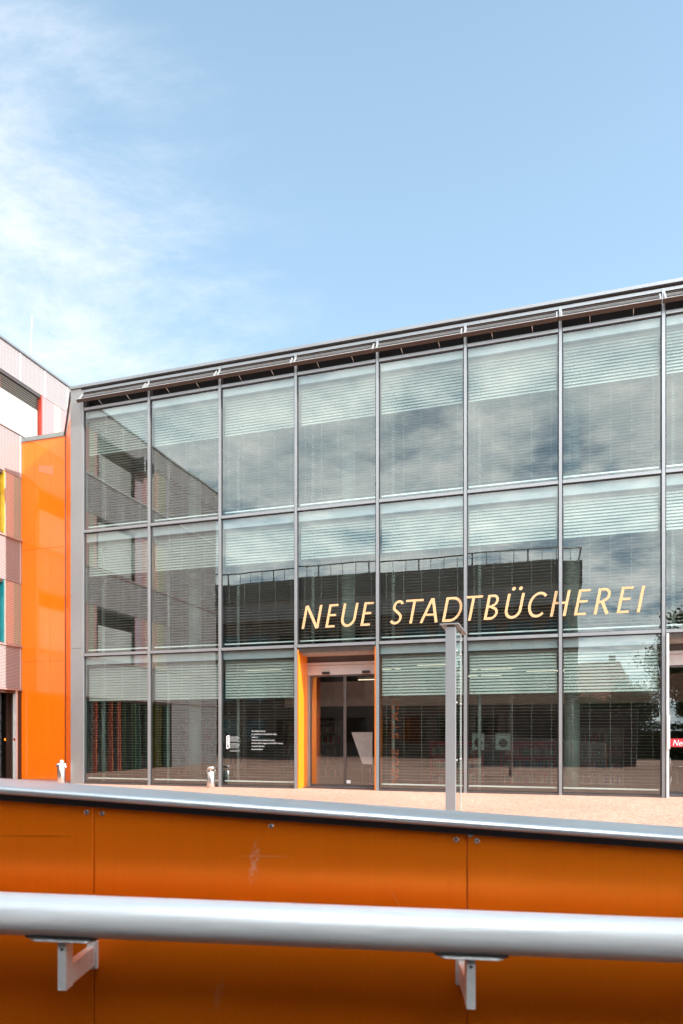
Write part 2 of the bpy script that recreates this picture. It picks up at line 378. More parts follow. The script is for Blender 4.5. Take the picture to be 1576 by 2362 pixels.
ROWS = [(.06, Z1 - .039, 3.66, 2.51, .165, .079, 66, -9),
        (Z1 + .039, Z2 - .039, 7.425, 6.36, 4.105, .079, 67, -9),
        (Z2 + .039, 11.445, 11.235, 10.13, 7.90, .079, 66, -9)]
for ri, row in enumerate(ROWS):
    w0 = make_window(*row)
    for k in range(1, NB):
        if ri == 0 and k in (3, 7): continue
        wc = copy_part(w0, lib, (BAY * k, 0, 0))
        for c in wc.children:
            if c.name.startswith('glass_pane'): c.rotation_euler = (R(rng.gauss(0, .07)), 0, R(rng.gauss(0, .07)))
            if c.name.startswith('blind') and len(c.name) in (5, 9): c.rotation_euler = (0, R(rng.gauss(0, .06)), 0); c.location = (0, 0, -math.tan(c.rotation_euler.y) * -1.16)
# plinth strip, floors, rooms behind the glass
mb = MB(); mb.box(.06, xk[3] - .04, -.03, .10, 0, .055); mb.box(xk[4] + .04, xk[7] - .04, -.03, .10, 0, .055); mb.build('plinth', M['frame_dark'], lib)
for zf in (Z1 - .22, Z2 - .22):
    mb = MB(); mb.box(-.015, UE, .26, 12.5, zf, zf + .25); mb.build('floor_slab', M['ceiling'], lib)
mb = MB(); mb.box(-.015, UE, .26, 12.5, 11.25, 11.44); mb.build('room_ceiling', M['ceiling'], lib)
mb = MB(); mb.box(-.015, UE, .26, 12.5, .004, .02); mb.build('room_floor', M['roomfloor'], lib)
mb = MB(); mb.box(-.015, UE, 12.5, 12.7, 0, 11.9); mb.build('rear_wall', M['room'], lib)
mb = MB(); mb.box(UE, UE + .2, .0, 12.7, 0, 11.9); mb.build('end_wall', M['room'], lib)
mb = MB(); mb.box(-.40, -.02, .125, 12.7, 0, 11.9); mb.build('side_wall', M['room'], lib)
mb = MB()
for z0, z1 in ((.03, Z1 - .23), (Z1 + .04, Z2 - .23), (Z2 + .04, 11.24)):
    pass
M['tubewhite'] = mat('interior_post_paint', (.34, .38, .36), .5)
tall0 = None
for k in range(NB):
    for z0, z1 in ((.03, Z1 - .23), (Z1 + .04, Z2 - .23), (Z2 + .04, 11.24)):
        if z0 < 1 and k in (3, 7): continue
        mb = MB(); mb.tube((xk[k] + .30, .55, z0), (xk[k] + .30, .55, z1), .045, 12); mb.build('interior_post', M['tubewhite'], lib)
M['colgreen'] = mat('interior_column_paint', (.36, .46, .42), .6)
for u in (2.9, 8.0, 14.3):
    for z0, z1 in ((.03, Z1 - .23), (Z1 + .04, Z2 - .23), (Z2 + .04, 11.24)):
        if u == 8.0 and z0 < 1: continue
        mb = MB(); mb.tube((u, 1.7, z0), (u, 1.7, z1), .2, 20); mb.build('interior_column', M['colgreen'], lib)
lr = random.Random(8)
for u, n, ln in ((4.6, 3.2, 1.3), (6.2, 5.4, 1.3), (8.4, 4.2, 1.3), (9.8, 6.6, 1.3), (10.4, 3.4, 1.3), (11.9, 5.2, 1.3), (12.7, 3.0, 1.3), (13.6, 6.4, 1.3), (11.4, 7.6, 1.3), (15.2, 4.6, 1.3), (7.2, 8.0, 1.3)):
    mb = MB(); mb.box(u - ln/2, u + ln/2, n - .02, n + .02, Z1 - .30, Z1 - .27); mb.build('ceiling_light', M['lamp'], lib)

mb = MB(); mb.box(4.7, UE - .02, 4.9, 5.1, 2.5, 3.35); mb.build('gallery_front', mat('gallery_paint', (.60, .50, .47), .7), lib)
# recessed entrances
def entrance(k, orange):
    a, b = xk[k] + .05, xk[k+1] - .05
    RC = .73
    e = MB()
    e.box(a, a + .03, -.02, RC, 0, 3.86); e.box(b - .028, b, -.03, RC, 0, 3.86)
    ent = e.build('entrance', M['jamb'] if orange else M['white_metal'], lib)
    mb = MB(); mb.box(a + .031, b - .046, -.01, RC, 3.80, 3.90); mb.box(a + .031, b - .046, -.015, .05, 3.775, 3.799); mb.build('soffit', M['flapframe'], ent)
    mb = MB(); mb.box(a + .031, b - .046, RC - .03, RC + .03, 3.55, 3.799); mb.build('fanlight', M['frame_dark'], ent)
    mb = MB(); mb.box(a + .031, b - .046, RC - .10, RC + .04, 3.475, 3.549); mb.box(a + .031, b - .046, RC - .05, RC + .05, 3.20, 3.47)
    mb.build('door_header', M['doormetal'], ent)
    if orange:
        for f in (.27, .80):
            xx = a + (b - a) * f
            mb = MB(); mb.box(xx - .11, xx + .11, RC - .135, RC - .051, 3.215, 3.285); mb.build('door_sensor', M['black'], ent, bevel=.012)
    xm = (a + b) / 2 + .03
    mb = MB(); mb.box(a + .031, a + .105, RC - .03, RC + .05, 0.03, 3.199); mb.box(b - .10, b - .046, RC - .03, RC + .05, 0.03, 3.199); mb.box(a + .031, b - .046, RC - .05, RC + .06, .0, .028)
    mb.build('door_frame', M['alu'], ent)
    for xa, xb, st in ((a + .11, xm - .004, 1), (xm + .004, b - .105, 0)):
        mb = MB(); mb.box(xa, xb, RC - .018, RC + .018, .035, .10); mb.box(xa, xb, RC - .018, RC + .018, 3.15, 3.195)
        mb.box(xa, xa + .035, RC - .018, RC + .018, .101, 3.149); mb.box(xb - .035, xb, RC - .018, RC + .018, .101, 3.149)
        mb.face([(xa + .0355, RC, .1015), (xb - .0355, RC, .1015), (xb - .0355, RC, 3.1485), (xa + .0355, RC, 3.1485)], 1)
        mb.build('door_leaf', [M['frame_dark'], M['doorglass']], ent)
    if orange:
        mb = MB(); mb.box(xm + .05, xm + .17, RC - .024, RC - .0185, .13, .22); mb.build('door_sticker', M['white'], ent)
    return ent
entrance(3, True); entrance(7, False)
# the white door post outside the second entrance
mb = MB(); mb.box(xk[7] + .052, xk[7] + .11, -.11, -.02, 0, 3.88); mb.build('door_post', M['white_metal'], lib, bevel=.006)
mb = MB(); mb.box(xk[7] + .06, xk[7] + .125, -.15, -.111, 1.15, 1.95); mb.build('pull_handle', M['white_metal'], lib, bevel=.006)

# curved orange lobby column behind the left door
lob = fthing('lobby_column', 'round orange and grey column just inside the sliding door', 'column', 6.84, 1.75)
m_, nt_, bs_ = newmat('lobby_column_paint'); bs_.inputs['Base Color'].default_value = (.72, .22, .08, 1); bs_.inputs['Roughness'].default_value = .45
mb = MB(); mb.tube((0, 0, .02), (0, 0, 3.6), .26, 32); mb.build('shaft', m_, lob)
mb = MB(); mb.tube((-.10, -.23, .02), (-.10, -.23, 3.6), .17, 24); mb.build('grey_pipe', M['colgreen'], lob)
brd = fthing('display_board', 'pale leaning board standing behind the right door leaf', 'board', 8.22, 2.3)
mb = MB(); mb.prism([(-.30, 0, 1.58), (.05, .0, .62), (.36, .0, .60), (.36, .0, 1.58)], (0, .04, 0)); mb.build('panel', M['ink_white'], brd)
mb = MB(); mb.box(.0, .05, .05, .1, .02, 1.3); mb.box(.25, .30, .05, .1, .02, 1.3); mb.box(-.3, .3, .03, .16, .02, .05); mb.build('stand', M['black'], brd)

# shelves and chairs inside
def shelf(u, n, w_, h_, seed, label):
    r = random.Random(seed)
    t = fthing('bookshelf', label, 'bookshelf', u, n, .02, 'bookshelves in the reading room')
    mb = MB(); mb.box(-w_/2, -w_/2 + .03, 0, .35, 0, h_); mb.box(w_/2 - .03, w_/2, 0, .35, 0, h_); mb.box(-w_/2 + .031, w_/2 - .031, .33, .35, 0, h_)
    nz_ = int(h_ / .38)
    for i in range(nz_ + 1): mb.box(-w_/2 + .031, w_/2 - .031, .01, .329, i * h_ / (nz_ + .12), i * h_ / (nz_ + .12) + .022)
    mb.build('carcass', M['wood_red'] if seed % 2 else M['slab'], t)
    cols = [mat('spine', c, .6) for c in ((.20, .03, .025), (.03, .06, .12), (.16, .14, .11), (.04, .09, .05), (.22, .20, .18))] if M['books'] is None else M['books']
    M['books'] = cols
    for i in range(nz_):
        z = i * h_ / (nz_ + .12) + .023; x = -w_/2 + .05; mb = MB()
        while x < w_/2 - .1:
            bw = r.uniform(.02, .055); mb.box(x, x + bw - .002, .06, .28, z, z + r.uniform(.18, .28), r.randrange(5)); x += bw
        mb.build('book_row', cols, t)
shelf(11.0, 3.1, 1.6, 1.3, 1, 'low red bookshelf behind the blind left of the grey pillar')
shelf(13.1, 3.4, 1.6, 1.3, 3, 'low red bookshelf behind the blind right of the grey pillar')
shelf(15.1, 3.8, 1.4, 1.7, 2, 'taller grey bookshelf behind the pane beside the glass door')
shelf(2.0, 4.4, 2.6, 2.2, 4, 'tall grey bookshelf behind the leftmost ground floor pane')
shelf(5.6, 5.2, 2.2, 2.0, 6, 'grey bookshelf behind the pane with white lettering')
for u, w_, label in ((11.75, .34, 'narrow pale notice panel with dark disc behind the blind beside the grey pillar'), (12.45, .42, 'wider pale notice panel with dark disc behind the blind farther from the grey pillar')):
    t = fthing('notice_panel', label, 'notice panel', u, 2.2, .02, 'pale panels behind the ground floor blinds')
    mb = MB(); mb.box(-w_/2, w_/2, 0, .03, 1.05, 1.52); mb.build('board', M['colgreen'], t)
    mb = MB(); mb.tube((0, -.004, 1.24), (0, -.012, 1.24), .12, 20); mb.build('disc', M['black'], t)
    mb = MB(); mb.tube((0, .05, 0), (0, .05, 1.3), .025, 10); mb.lathe([(.16, 0), (.16, .02), (.02, .03)], 16, (0, .05)); mb.build('stand', M['black'], t)
def chair(u, n, rz, label):
    t = thing('stacking_chair', label, 'chair', W(u, n, .02), rz - TH, 'chairs behind the right hand door')
    mb = MB(); mb.box(-.22, .22, -.22, .22, .44, .465); mb.build('seat', M['black'], t, bevel=.02)
    mb = MB(); mb.box(-.21, .21, .20, .225, .60, .88); mb.build('backrest', M['black'], t, bevel=.02)
    for sx in (-1, 1):
        for sy in (-1, 1):
            mb = MB(); mb.tube((sx * .21, sy * .21, .44), (sx * .25, sy * .25, 0), .013, 8)
            if sy > 0: mb.tube((sx * .21, .21, .44), (sx * .225, .235, .90), .013, 8)
            mb.build('leg', M['steel'], t)
    mb = MB(); mb.tube((-.24, -.2, .68), (-.24, .23, .68), .013, 8); mb.build('armrest', M['steel'], t)
    mb = MB(); mb.tube((.24, -.2, .68), (.24, .23, .68), .013, 8); mb.build('armrest', M['steel'], t)
chair(16.95, 1.25, R(60), 'tubular steel chair nearest the glass of the right hand door')
chair(17.7, 1.5, R(80), 'tubular steel chair cut by the right picture edge')
pos = fthing('poster', 'red poster strip with slanted white word stuck on the right hand door', 'poster', 16.56, .70, 1.19)
mb = MB(); mb.box(0, .9, 0, .004, 0, .21); mb.build('sheet', mat('poster_red', (.50, .015, .03), .5), pos)

# ------------------------------------------------------------------ lettering
def stroke(mb, pts, w, depth, y, close=False):
    """a flat band along a 2d centre line with mitred joints, given thickness"""
    n = len(pts); Lf, Rt = [], []
    for i in range(n):
        p = Vector(pts[i])
        d0 = (Vector(pts[i]) - Vector(pts[i-1])).normalized() if i > 0 or close else None
        d1 = (Vector(pts[(i+1) % n]) - Vector(pts[i])).normalized() if i < n - 1 or close else None
        if d0 is None: d0 = d1
        if d1 is None: d1 = d0
        t = (d0 + d1).normalized(); nn = Vector((-t.y, t.x)); k = 1 / max(.35, nn.dot(Vector((-d1.y, d1.x))))
        wi = w[i] if isinstance(w, (list, tuple)) else w
        Lf.append(p + nn * wi / 2 * k); Rt.append(p - nn * wi / 2 * k)
    def v(p, yy): return mb.bm.verts.new((p.x, yy, p.y))
    rows = [(v(a, y), v(b, y), v(b, y + depth), v(a, y + depth)) for a, b in zip(Lf, Rt)]
    m = n if close else n - 1
    for i in range(m):
        r0, r1 = rows[i], rows[(i+1) % n]
        for q in range(4): mb.bm.faces.new((r0[q], r0[(q+1) % 4], r1[(q+1) % 4], r1[q]))
    if not close: mb.bm.faces.new(rows[0]); mb.bm.faces.new(rows[-1][::-1])
def arc(cx, cy, rx, ry, a0, a1, n=14):
    return [(cx + rx * math.cos(R(a0 + (a1 - a0) * i / n)), cy + ry * math.sin(R(a0 + (a1 - a0) * i / n))) for i in range(n + 1)]
def glyph(ch, a, b, h, s, t):
    """centre lines of an upright capital between x=a and x=b, cap height h, stem s, bar t"""
    i, j = a + s/2, b - s/2; w = b - a; m = (a + b) / 2
    if ch == 'N': return [([(i, 0), (i, h)], s), ([(i + .01, h), (j - .01, 0)], s * 1.05), ([(j, 0), (j, h)], s)]
    if ch == 'E': return [([(i, 0), (i, h)], s), ([(a + s * .9, h - t/2), (b, h - t/2)], t), ([(a + s * .9, h * .53), (b - w * .06, h * .53)], t), ([(a + s * .9, t/2), (b, t/2)], t)]
    if ch == 'U': return [([(i, h), (i, h * .36)] + arc(m, h * .36, w/2 - s/2, h * .36 - t/2, 188, 352, 16) + [(j, h * .36), (j, h)], s)]
    if ch == 'S':
        r1, r2 = w * .40, w * .46
        top = arc(m + w * .04, h * .73, r1, h * .27 - t/2, 28, 205, 14); bot = arc(m - w * .02, h * .255, r2, h * .255 - t/2, 52, -152, 16)
        return [(top + bot, s * .93)]
    if ch == 'T': return [([(m, 0), (m, h - t * .95)], s), ([(a, h - t/2), (b, h - t/2)], t)]
    if ch == 'A': return [([(a + s/2, 0), (m - .03 * w, h)], s), ([(m - .0 * w, h), (b - s/2, 0)], s * 1.05), ([(a + w * .24, h * .33), (b - w * .22, h * .33)], t * .9)]
    if ch == 'D': return [([(i, 0), (i, h)], s), ([(a + s * .9, h - t/2), (a + w * .42, h - t/2)] + arc(a + w * .42, h/2, w * .58 - s/2, h/2 - t/2, 82, -82, 20) + [(a + w * .42, t/2), (a + s * .9, t/2)], s * .93)]
    if ch == 'B':
        return [([(i, 0), (i, h)], s), ([(a + s * .9, h - t/2), (a + w * .45, h - t/2)] + arc(a + w * .45, h * .76, w * .44 - s/2, h * .24 - t/2, 80, -80, 12) + [(a + w * .45, h * .52), (a + s * .9, h * .52)], s * .88),
                ([(a + s * .95, h * .522), (a + w * .45, h * .522)] + arc(a + w * .45, h * .262, w * .55 - s/2, h * .262 - t/2, 80, -80, 12) + [(a + w * .45, t/2), (a + s * .9, t/2)], s * .9)]
    if ch == 'C': return [(arc(a + w * .56, h/2, w * .56 - s/2, h/2 - t/2, 46, 314, 24), s * .93)]
    if ch == 'H': return [([(i, 0), (i, h)], s), ([(j, 0), (j, h)], s), ([(a + s * .9, h * .52), (b - s * .9, h * .52)], t)]
    if ch == 'R': return [([(i, 0), (i, h)], s), ([(a + s * .9, h - t/2), (a + w * .42, h - t/2)] + arc(a + w * .42, h * .735, w * .48 - s/2, h * .265 - t/2, 80, -80, 12) + [(a + w * .42, h * .47), (a + s * .9, h * .47)], s * .9), ([(a + w * .42, h * .48), (b - s * .45, 0)], s * 1.05)]
    if ch == 'I': return [([(i, 0), (i, h)], s)]
    return []
def letter_mesh(ch, a, b, h, s, t, shear, depth):
    mb = MB()
    for q, (pts, w) in enumerate(glyph(ch[0], a, b, h, s, t)):
        stroke(mb, pts, w, depth, -q * .0015)
    if ch.endswith('"'):
        for dx in (-.085, .085):
            c = ((a + b) / 2 + dx * (h / .63), h * 1.19)
            prev = [(c[0] + .047 * h / .63 * math.cos(R(x)), 0, c[1] + .047 * h / .63 * math.sin(R(x))) for x in range(0, 360, 24)]
            mb.prism(prev, (0, depth, 0))
    bmesh.ops.transform(mb.bm, matrix=Matrix(((1, 0, shear, 0), (0, 1, 0, 0), (0, 0, 1, 0), (0, 0, 0, 1))), verts=mb.bm.verts)
    return mb
sig = fthing('facade_lettering', 'large slanted cream yellow capitals NEUE STADTBÜCHEREI across the glass', 'lettering', 0, -.018, 4.425)
LET = [('N', 7.165, 7.650), ('E', 7.851, 8.112), ('U', 8.264, 8.676), ('E', 8.847, 9.108), ('S', 9.655, 9.935), ('T', 9.985, 10.449), ('A', 10.458, 10.930), ('D', 11.046, 11.505),
       ('T', 11.519, 11.980), ('B', 12.109, 12.435), ('U"', 12.597, 13.009), ('C', 13.150, 13.585), ('H', 13.729, 14.099), ('E', 14.293, 14.565), ('R', 14.749, 15.085), ('E', 15.270, 15.535), ('I', 15.719, 15.807)]
for ch, a, b in LET:
    letter_mesh(ch, a, b, .63, .068, .057, .195, .006).build('letter', M['sign_yellow'], sig)
# orange words running up the inside of the glass
ver = fthing('upright_lettering', 'orange capitals running upward behind the blind beside the sliding door', 'lettering', 9.80, .42, .16)
zz = 0.0
for ch, w_ in (('N', .16), ('E', .10), ('U', .15), ('E', .10), (' ', .10), ('S', .11), ('T', .14), ('A', .17), ('D', .16), ('T', .14), ('B', .12), ('U"', .15)):
    w_ *= 1.45
    if ch != ' ':
        mb = letter_mesh(ch, 0, w_, .19, .032, .027, .195, .006)
        bmesh.ops.transform(mb.bm, matrix=Matrix(((0, 0, -1, 0), (0, 1, 0, 0), (1, 0, 0, zz), (0, 0, 0, 1))), verts=mb.bm.verts)
        mb.build('letter', M['orange_ink'], ver)
    zz += w_ + .065
def text_obj(body, size, x, y, z, name, m, parent, shear=0.0, squeeze=1.0):
    cu = bpy.data.curves.new(name, 'FONT'); cu.body = body; cu.size = size; cu.shear = shear; cu.extrude = .0006
    o = bpy.data.objects.new(name, cu); COL.objects.link(o)
    dg = bpy.context.evaluated_depsgraph_get(); me = bpy.data.meshes.new_from_object(o.evaluated_get(dg)); bpy.data.objects.remove(o)
    me.transform(Matrix(((squeeze, 0, 0, 0), (0, 0, -1, 0), (0, 1, 0, 0), (0, 0, 0, 1)))); me.materials.clear(); me.materials.append(m)
    ob = bpy.data.objects.new(name, me); COL.objects.link(ob); ob.parent = parent; ob.location = (x, y, z)
    return ob
inf = fthing('window_notice', 'small white lines of notice text stuck on the pane left of the entrance', 'notice', 4.90, -.012, 0)
for q, ln in enumerate(('Neue Stadtbücherei Augsburg', 'tip - Jugendinformation des Stadtjugendrings Augsburg', 'Stadtbücherei', 'Schwerbehindertenvertretung der Stadt Augsburg', 'Büro Bürgerschaftliches Engagement mit dem Bündnis für Augsburg', 'Kontaktstelle Stadtbücherei', 'Bürgerinformation Stadt')):
    text_obj(ln, .056, .755, 0, 1.585 - q * .0855, 'text_line', M['ink_soft'], inf, 0, .62)
pr = random.Random(3)
for blk, (za, nl) in enumerate(((1.44, 6), (1.25, 6), (1.05, 2))):
    mb = MB()
    for q in range(nl):
        x = .08; end = .36 + pr.uniform(-.04, .03)
        while x < end:
            wl = pr.uniform(.02, .06); mb.box(x, min(x + wl, end + .02), -.0006, .0006, za - q * .026, za - q * .026 + .0075); x += wl + .009
    mb.build('text_block', M['ink_soft'], inf)
mb = MB()
mb.prism([(-.03, 0, 1.10), (-.01, 0, 1.10), (-.01, 0, 1.47), (-.03, 0, 1.45)], (0, .001, 0)); mb.prism([(.045, 0, 1.12), (.065, 0, 1.12), (.065, 0, 1.49), (.045, 0, 1.485)], (0, .001, 0))
mb.prism([(-.0098, 0, 1.45), (.0448, 0, 1.465), (.0448, 0, 1.485), (-.0098, 0, 1.47)], (0, .001, 0)); mb.prism([(-.0098, 0, 1.10), (.0448, 0, 1.12), (.0448, 0, 1.14), (-.0098, 0, 1.12)], (0, .001, 0))
mb.prism([(.012, 0, 1.19), (.03, 0, 1.19), (.03, 0, 1.44), (.012, 0, 1.435)], (0, .001, 0)); mb.build('logo', M['ink_white'], inf)
text_obj('Neuer', .21, .05, -.003, .035, 'poster_word', M['ink_white'], pos, .25, .8)

# ------------------------------------------------------------------ orange annex between the two buildings
ann = fthing('orange_annex', 'tall glossy orange panelled wall set back beside the grey corner panel', 'annex', -3.50, 1.3)
AW = 1.79
mb = MB()
jz = 3.99; seams = [0, .56, 1.17, AW]
for z0, z1 in ((.01, jz - .004), (jz + .004, 7.78), (7.788, 11.46)):
    for s0, s1 in zip(seams, seams[1:]):
        mb.box(s0 + .002, s1 - .002, 0, .06, z0, z1)
mb.build('front_panel', M['orange'], ann)
mb = MB(); mb.box(-.02, AW, .0605, .12, 0, 11.46); mb.build('backing', M['gasket'], ann)
mb = MB(); mb.box(-.03, AW, -.03, 6, 11.461, 11.60); mb.build('coping', M['zinc'], ann)
mb = MB(); mb.face([(.72, -.004, 10.40), (1.32, -.004, 10.22), (1.32, -.004, 10.52), (.72, -.004, 10.60)]) 
mb.build('faded_patch', M['sticker'], ann)  # paler, duller quad laid on the front panel
# splayed side wall up to the corner panel
c0, c1 = (AW + .01, .0), (-.41 + 3.50, -1.3)
mb = MB(); 
def ch(t, off, z): return (c0[0] + (c1[0] - c0[0]) * t + off * .7, c0[1] + (c1[1] - c0[1]) * t + off * .7, z)
mb.prism([ch(0, 0, .01), ch(1, 0, .01), ch(1, 0, jz - .004), ch(0, 0, jz - .004)], (.06, .06, 0)); mb.prism([ch(0, 0, jz + .004), ch(1, 0, jz + .004), ch(1, 0, 11.46), ch(0, 0, 11.46)], (.06, .06, 0))
mb.build('splayed_panel', M['orange_deep'], ann)
mb = MB(); mb.prism([ch(.03, 0, 11.47), ch(.98, 0, 11.47), ch(.98, 0, 12.10), ch(.95, 0, 12.10)], (.06, .06, 0)); mb.build('splayed_glazing', mat('pale_cladding', (.66, .56, .52), .3, .1), ann)
mb = MB(); mb.tube(ch(0, -.02, 11.5), ch(.96, -.02, 12.13), .035, 8); mb.tube(ch(0, -.01, 0.01), ch(0, -.01, 11.47), .012, 8); mb.build('edge_trim', M['frame_dark'], ann)

# ------------------------------------------------------------------ office building on the left (its face looks along the glass front)
off = fthing('office_building', 'four storey office block clad in pale expanded metal beside the orange wall', 'office building', -3.48, 0)
NA, NE = -15.35, 13.0
LV = {'roof': 14.50, 'h1': 13.52, 's1': 11.74, 'h2': 10.22, 's2': 8.13, 'h3': 6.63, 's3': 4.53, 'b': 3.06}
def band(z0, z1):
    mb = MB(); y = NA
    joints = [NA + 1.185 * i for i in range(60) if NA + 1.185 * i < NE] + [NE]
    mb.box(-.06, 0, NA, NE, z0, z1)
    for q in joints[1:-1]: mb.box(0.0005, .004, q - .022, q + .022, z0 + .01, z1 - .01, 1)
    mb.build('cladding_band', [M['mesh'], M['white_metal']], off)
band(LV['h1'], LV['roof']); band(LV['h2'], LV['s1'] - .06); band(LV['h3'], LV['s2'] - .06); band(LV['b'], LV['s3'] - .06)
mb = MB(); mb.box(-.5, .05, NA - .05, NE, LV['roof'] + .001, LV['roof'] + .07); mb.build('roof_edge', M['roof'], off)
for z in ('s1', 's2', 's3', 'b'):
    zz = LV[z]
    mb = MB(); mb.box(-.10, .045, NA - .01, NE, zz - .059, zz - .001); mb.build('sill', M['white_metal'] if z == 's1' else M['flash'], off)
mb = MB(); mb.box(-9, -.5, NA, NE, 0, LV['roof'] - .05); mb.build('core_wall', M['brownroom'], off)
frame_cols = {1: (.42, .05, .03), 2: (.50, .28, .015), 3: (.005, .16, .18)}
def office_window(n0, n1, z0, z1, lev, closed_to, fr):
    mb = MB(); f = .045
    mb.box(-.15, .01, n1 - f, n1, z0, z1); mb.box(-.15, .01, n0, n0 + f, z0, z1); mb.box(-.30, -.02, n0 + f + .001, n1 - f - .001, z1 - .10, z1, 1); mb.box(-.30, -.02, n0 + f + .001, n1 - f - .001, z0, z0 + .05, 1)
    w = mb.build('window', [fr, M['frame_dark']], off)
    mb = MB(); mb.box(-.42, -.36, n0, n1, z0, z1)
    for q in range(1, int((n1 - n0) / .85)): mb.box(-.355, -.30, n0 + q * .85 - .035, n0 + q * .85 + .035, z0, z1, 1)
    mb.build('pane', [M['void'], fr], w)
    mb = MB(); z = z1 - .14; wd = .088
    while z > z0 + .08:
        tl = 8 if z > closed_to else 71
        c, s = math.cos(R(tl)) * wd/2, math.sin(R(tl)) * wd/2
        a = [mb.bm.verts.new((-.12 + c, y, z - s)) for y in (n0 + .09, n1 - .09)] + [mb.bm.verts.new((-.12 - c, y, z + s)) for y in (n1 - .09, n0 + .09)]
        mb.bm.faces.new(a); z -= .075
    mb.build('blind', M['officeblind'], w, recalc=False)
frs = {l: mat('office_frame', c, .45) for l, c in frame_cols.items()}
frd = mat('office_frame_dark', (.06, .055, .05), .45)
spans = {1: (LV['s1'], LV['h1'], [(-3.6, 2.27, 12.95), (-7.9, -5.35, 12.85), (-12.6, -10.2, 13.4)]), 2: (LV['s2'], LV['h2'], [(-3.9, .53, 9.55), (-7.9, -5.35, 10.1)]), 3: (LV['s3'], LV['h3'], [(-3.9, .53, 6.1), (-7.9, -5.35, 5.9)])}
for lev, (z0, z1, ws) in spans.items():
    if lev == 1: ws = ws[:2]
    for i, (a, b, cl) in enumerate(ws): office_window(a, b, z0, z1, lev, cl, frs[lev] if i == 0 else frd)
    mb = MB(); mb.box(-.07, -.012, NA, -10.5, z0, z1)
    for q in (-14.165, -12.98, -11.795): mb.box(-.0115, -.007, q - .022, q + .022, z0 + .01, z1 - .01, 1)
    mb.build('plain_panel', [M['mesh'], M['white_metal']], off)
    edges = sorted([-10.5] + [v for a, b, _ in ws for v in (a, b)] + [NE])
    for a, b in zip(edges[::2], edges[1::2]):
        mb = MB(); mb.box(-.07, -.012, a + .002, b - .002, z0, z1); mb.build('coloured_panel', M['mesh_col'], off)
# ground floor: dark glazing between coloured fins
mb = MB(); mb.box(-.42, -.36, -10.9, 1.0, .0, LV['b'] - .06); mb.build('shop_glazing', M['office_glass'], off)
mb = MB(); mb.box(-.14, -.02, -10.9, 1.02, LV['b'] - .16, LV['b'] - .061); mb.build('head_frame', M['deepbrown'], off)
mb = MB(); z = LV['b'] - .2
while z > .25:
    tl = 60 if z > 2.3 else 15; c, s = math.cos(R(tl)) * .035, math.sin(R(tl)) * .035
    a = [mb.bm.verts.new((-.46 + c, y, z - s)) for y in (-3, .95)] + [mb.bm.verts.new((-.46 - c, y, z + s)) for y in (.95, -3)]
    mb.bm.faces.new(a); z -= .06
mb.build('shop_blind', mat('brown_blind', (.30, .20, .14), .5), off, recalc=False)
mb = MB(); mb.box(-.12, .0, 1.03, 1.12, 0, LV['b'] - .06); mb.build('white_jamb', M['white_metal'], off)
mb = MB(); mb.box(-.30, -.005, 1.121, 1.32, 0, LV['b'] - .06); mb.build('brown_jamb', M['deepbrown'], off)
mb = MB(); mb.box(-.45, -.02, 1.33, 1.6, 0, LV['b'] - .06); mb.build('orange_return', M['orange'], off)
fin_cols = [mat('fin_paint', c, .5) for c in ((.70, .10, .03), (.05, .13, .05), (.62, .07, .03), (.22, .20, .03), (.10, .22, .19), (.06, .15, .14))]
fr_ = random.Random(12)
for i in range(21):
    n = -10.6 + i * .52 + fr_.uniform(-.12, .12)
    if n > .6: continue
    mb = MB(); mb.box(-.24, -.06, n, n + fr_.choice((.028, .03, .06)), 0, LV['b'] - .17); mb.build('shop_fin', fin_cols[fr_.randrange(6)], off)
mb = MB(); mb.box(-.5, -.0, NA, -10.9, 0, LV['b'] - .061); mb.build('end_cladding', M['mesh'], off)
for y, c in ((.58, (.80, .20, .0)), (.985, (.25, .02, .005))):
    mb = MB(); mb.tube((-.02, y, 1.35), (-.012, y, 1.35), .045, 20); mb.build('door_dot', mat('dot', c, .5), off)
mb = MB(); mb.box(.0, .45, -8.6, -7.95, 12.9, 13.55); mb.box(.451, .50, -8.5, -8.05, 13.0, 13.45, 1); mb.build('wall_unit', [M['alu'], M['void']], off, bevel=.02)
mb = MB(); mb.tube((-.2, 1.93, LV['roof'] + .07), (-.14, 1.95, 16.2), .022, 8, .010); mb.build('mast', M['white_metal'], off)

# ------------------------------------------------------------------ things on the plaza
bin_ = fthing('ash_bin', 'slim brushed steel ash bin with open collar standing before the second pane', 'ash bin', 4.28, -.66)
bin_.location = (-3.67, 19.2, 0)
r_ = .116
mb = MB(); mb.lathe([(r_ * .97, 0), (r_, .012), (r_, .455), (r_ - .006, .462), (r_ - .02, .455), (r_ - .02, .40)], 28); mb.build('body', M['steel'], bin_)
for a in (20, 110, 200, 290):
    x, y = math.cos(R(a)) * (r_ - .004), math.sin(R(a)) * (r_ - .004)
    mb = MB(); mb.tube((x, y, .44), (x, y, .53), .007, 8); mb.build('rod', M['steel'], bin_)
mb = MB(); mb.lathe([(.0, .525), (r_, .525), (r_, .592), (r_ - .008, .60), (0, .602)], 28); mb.build('lid', M['steel'], bin_)
lit = fthing('litter_bin', 'slim steel litter bin with white plastic liner spilling over its rim', 'litter bin', 0, 0)
lit.location = (-8.60, 20.97, 0)
r_ = .120
mb = MB(); mb.lathe([(r_ * .97, 0), (r_, .012), (r_, .632), (r_ - .008, .64), (r_ - .02, .63), (r_ - .02, .55)], 28); mb.build('body', M['steel'], lit)
mb = MB()                                                       # liner folded over the rim
nn = 48; rows = []
rr = random.Random(2)
jit = [rr.uniform(-1, 1) for _ in range(nn)]
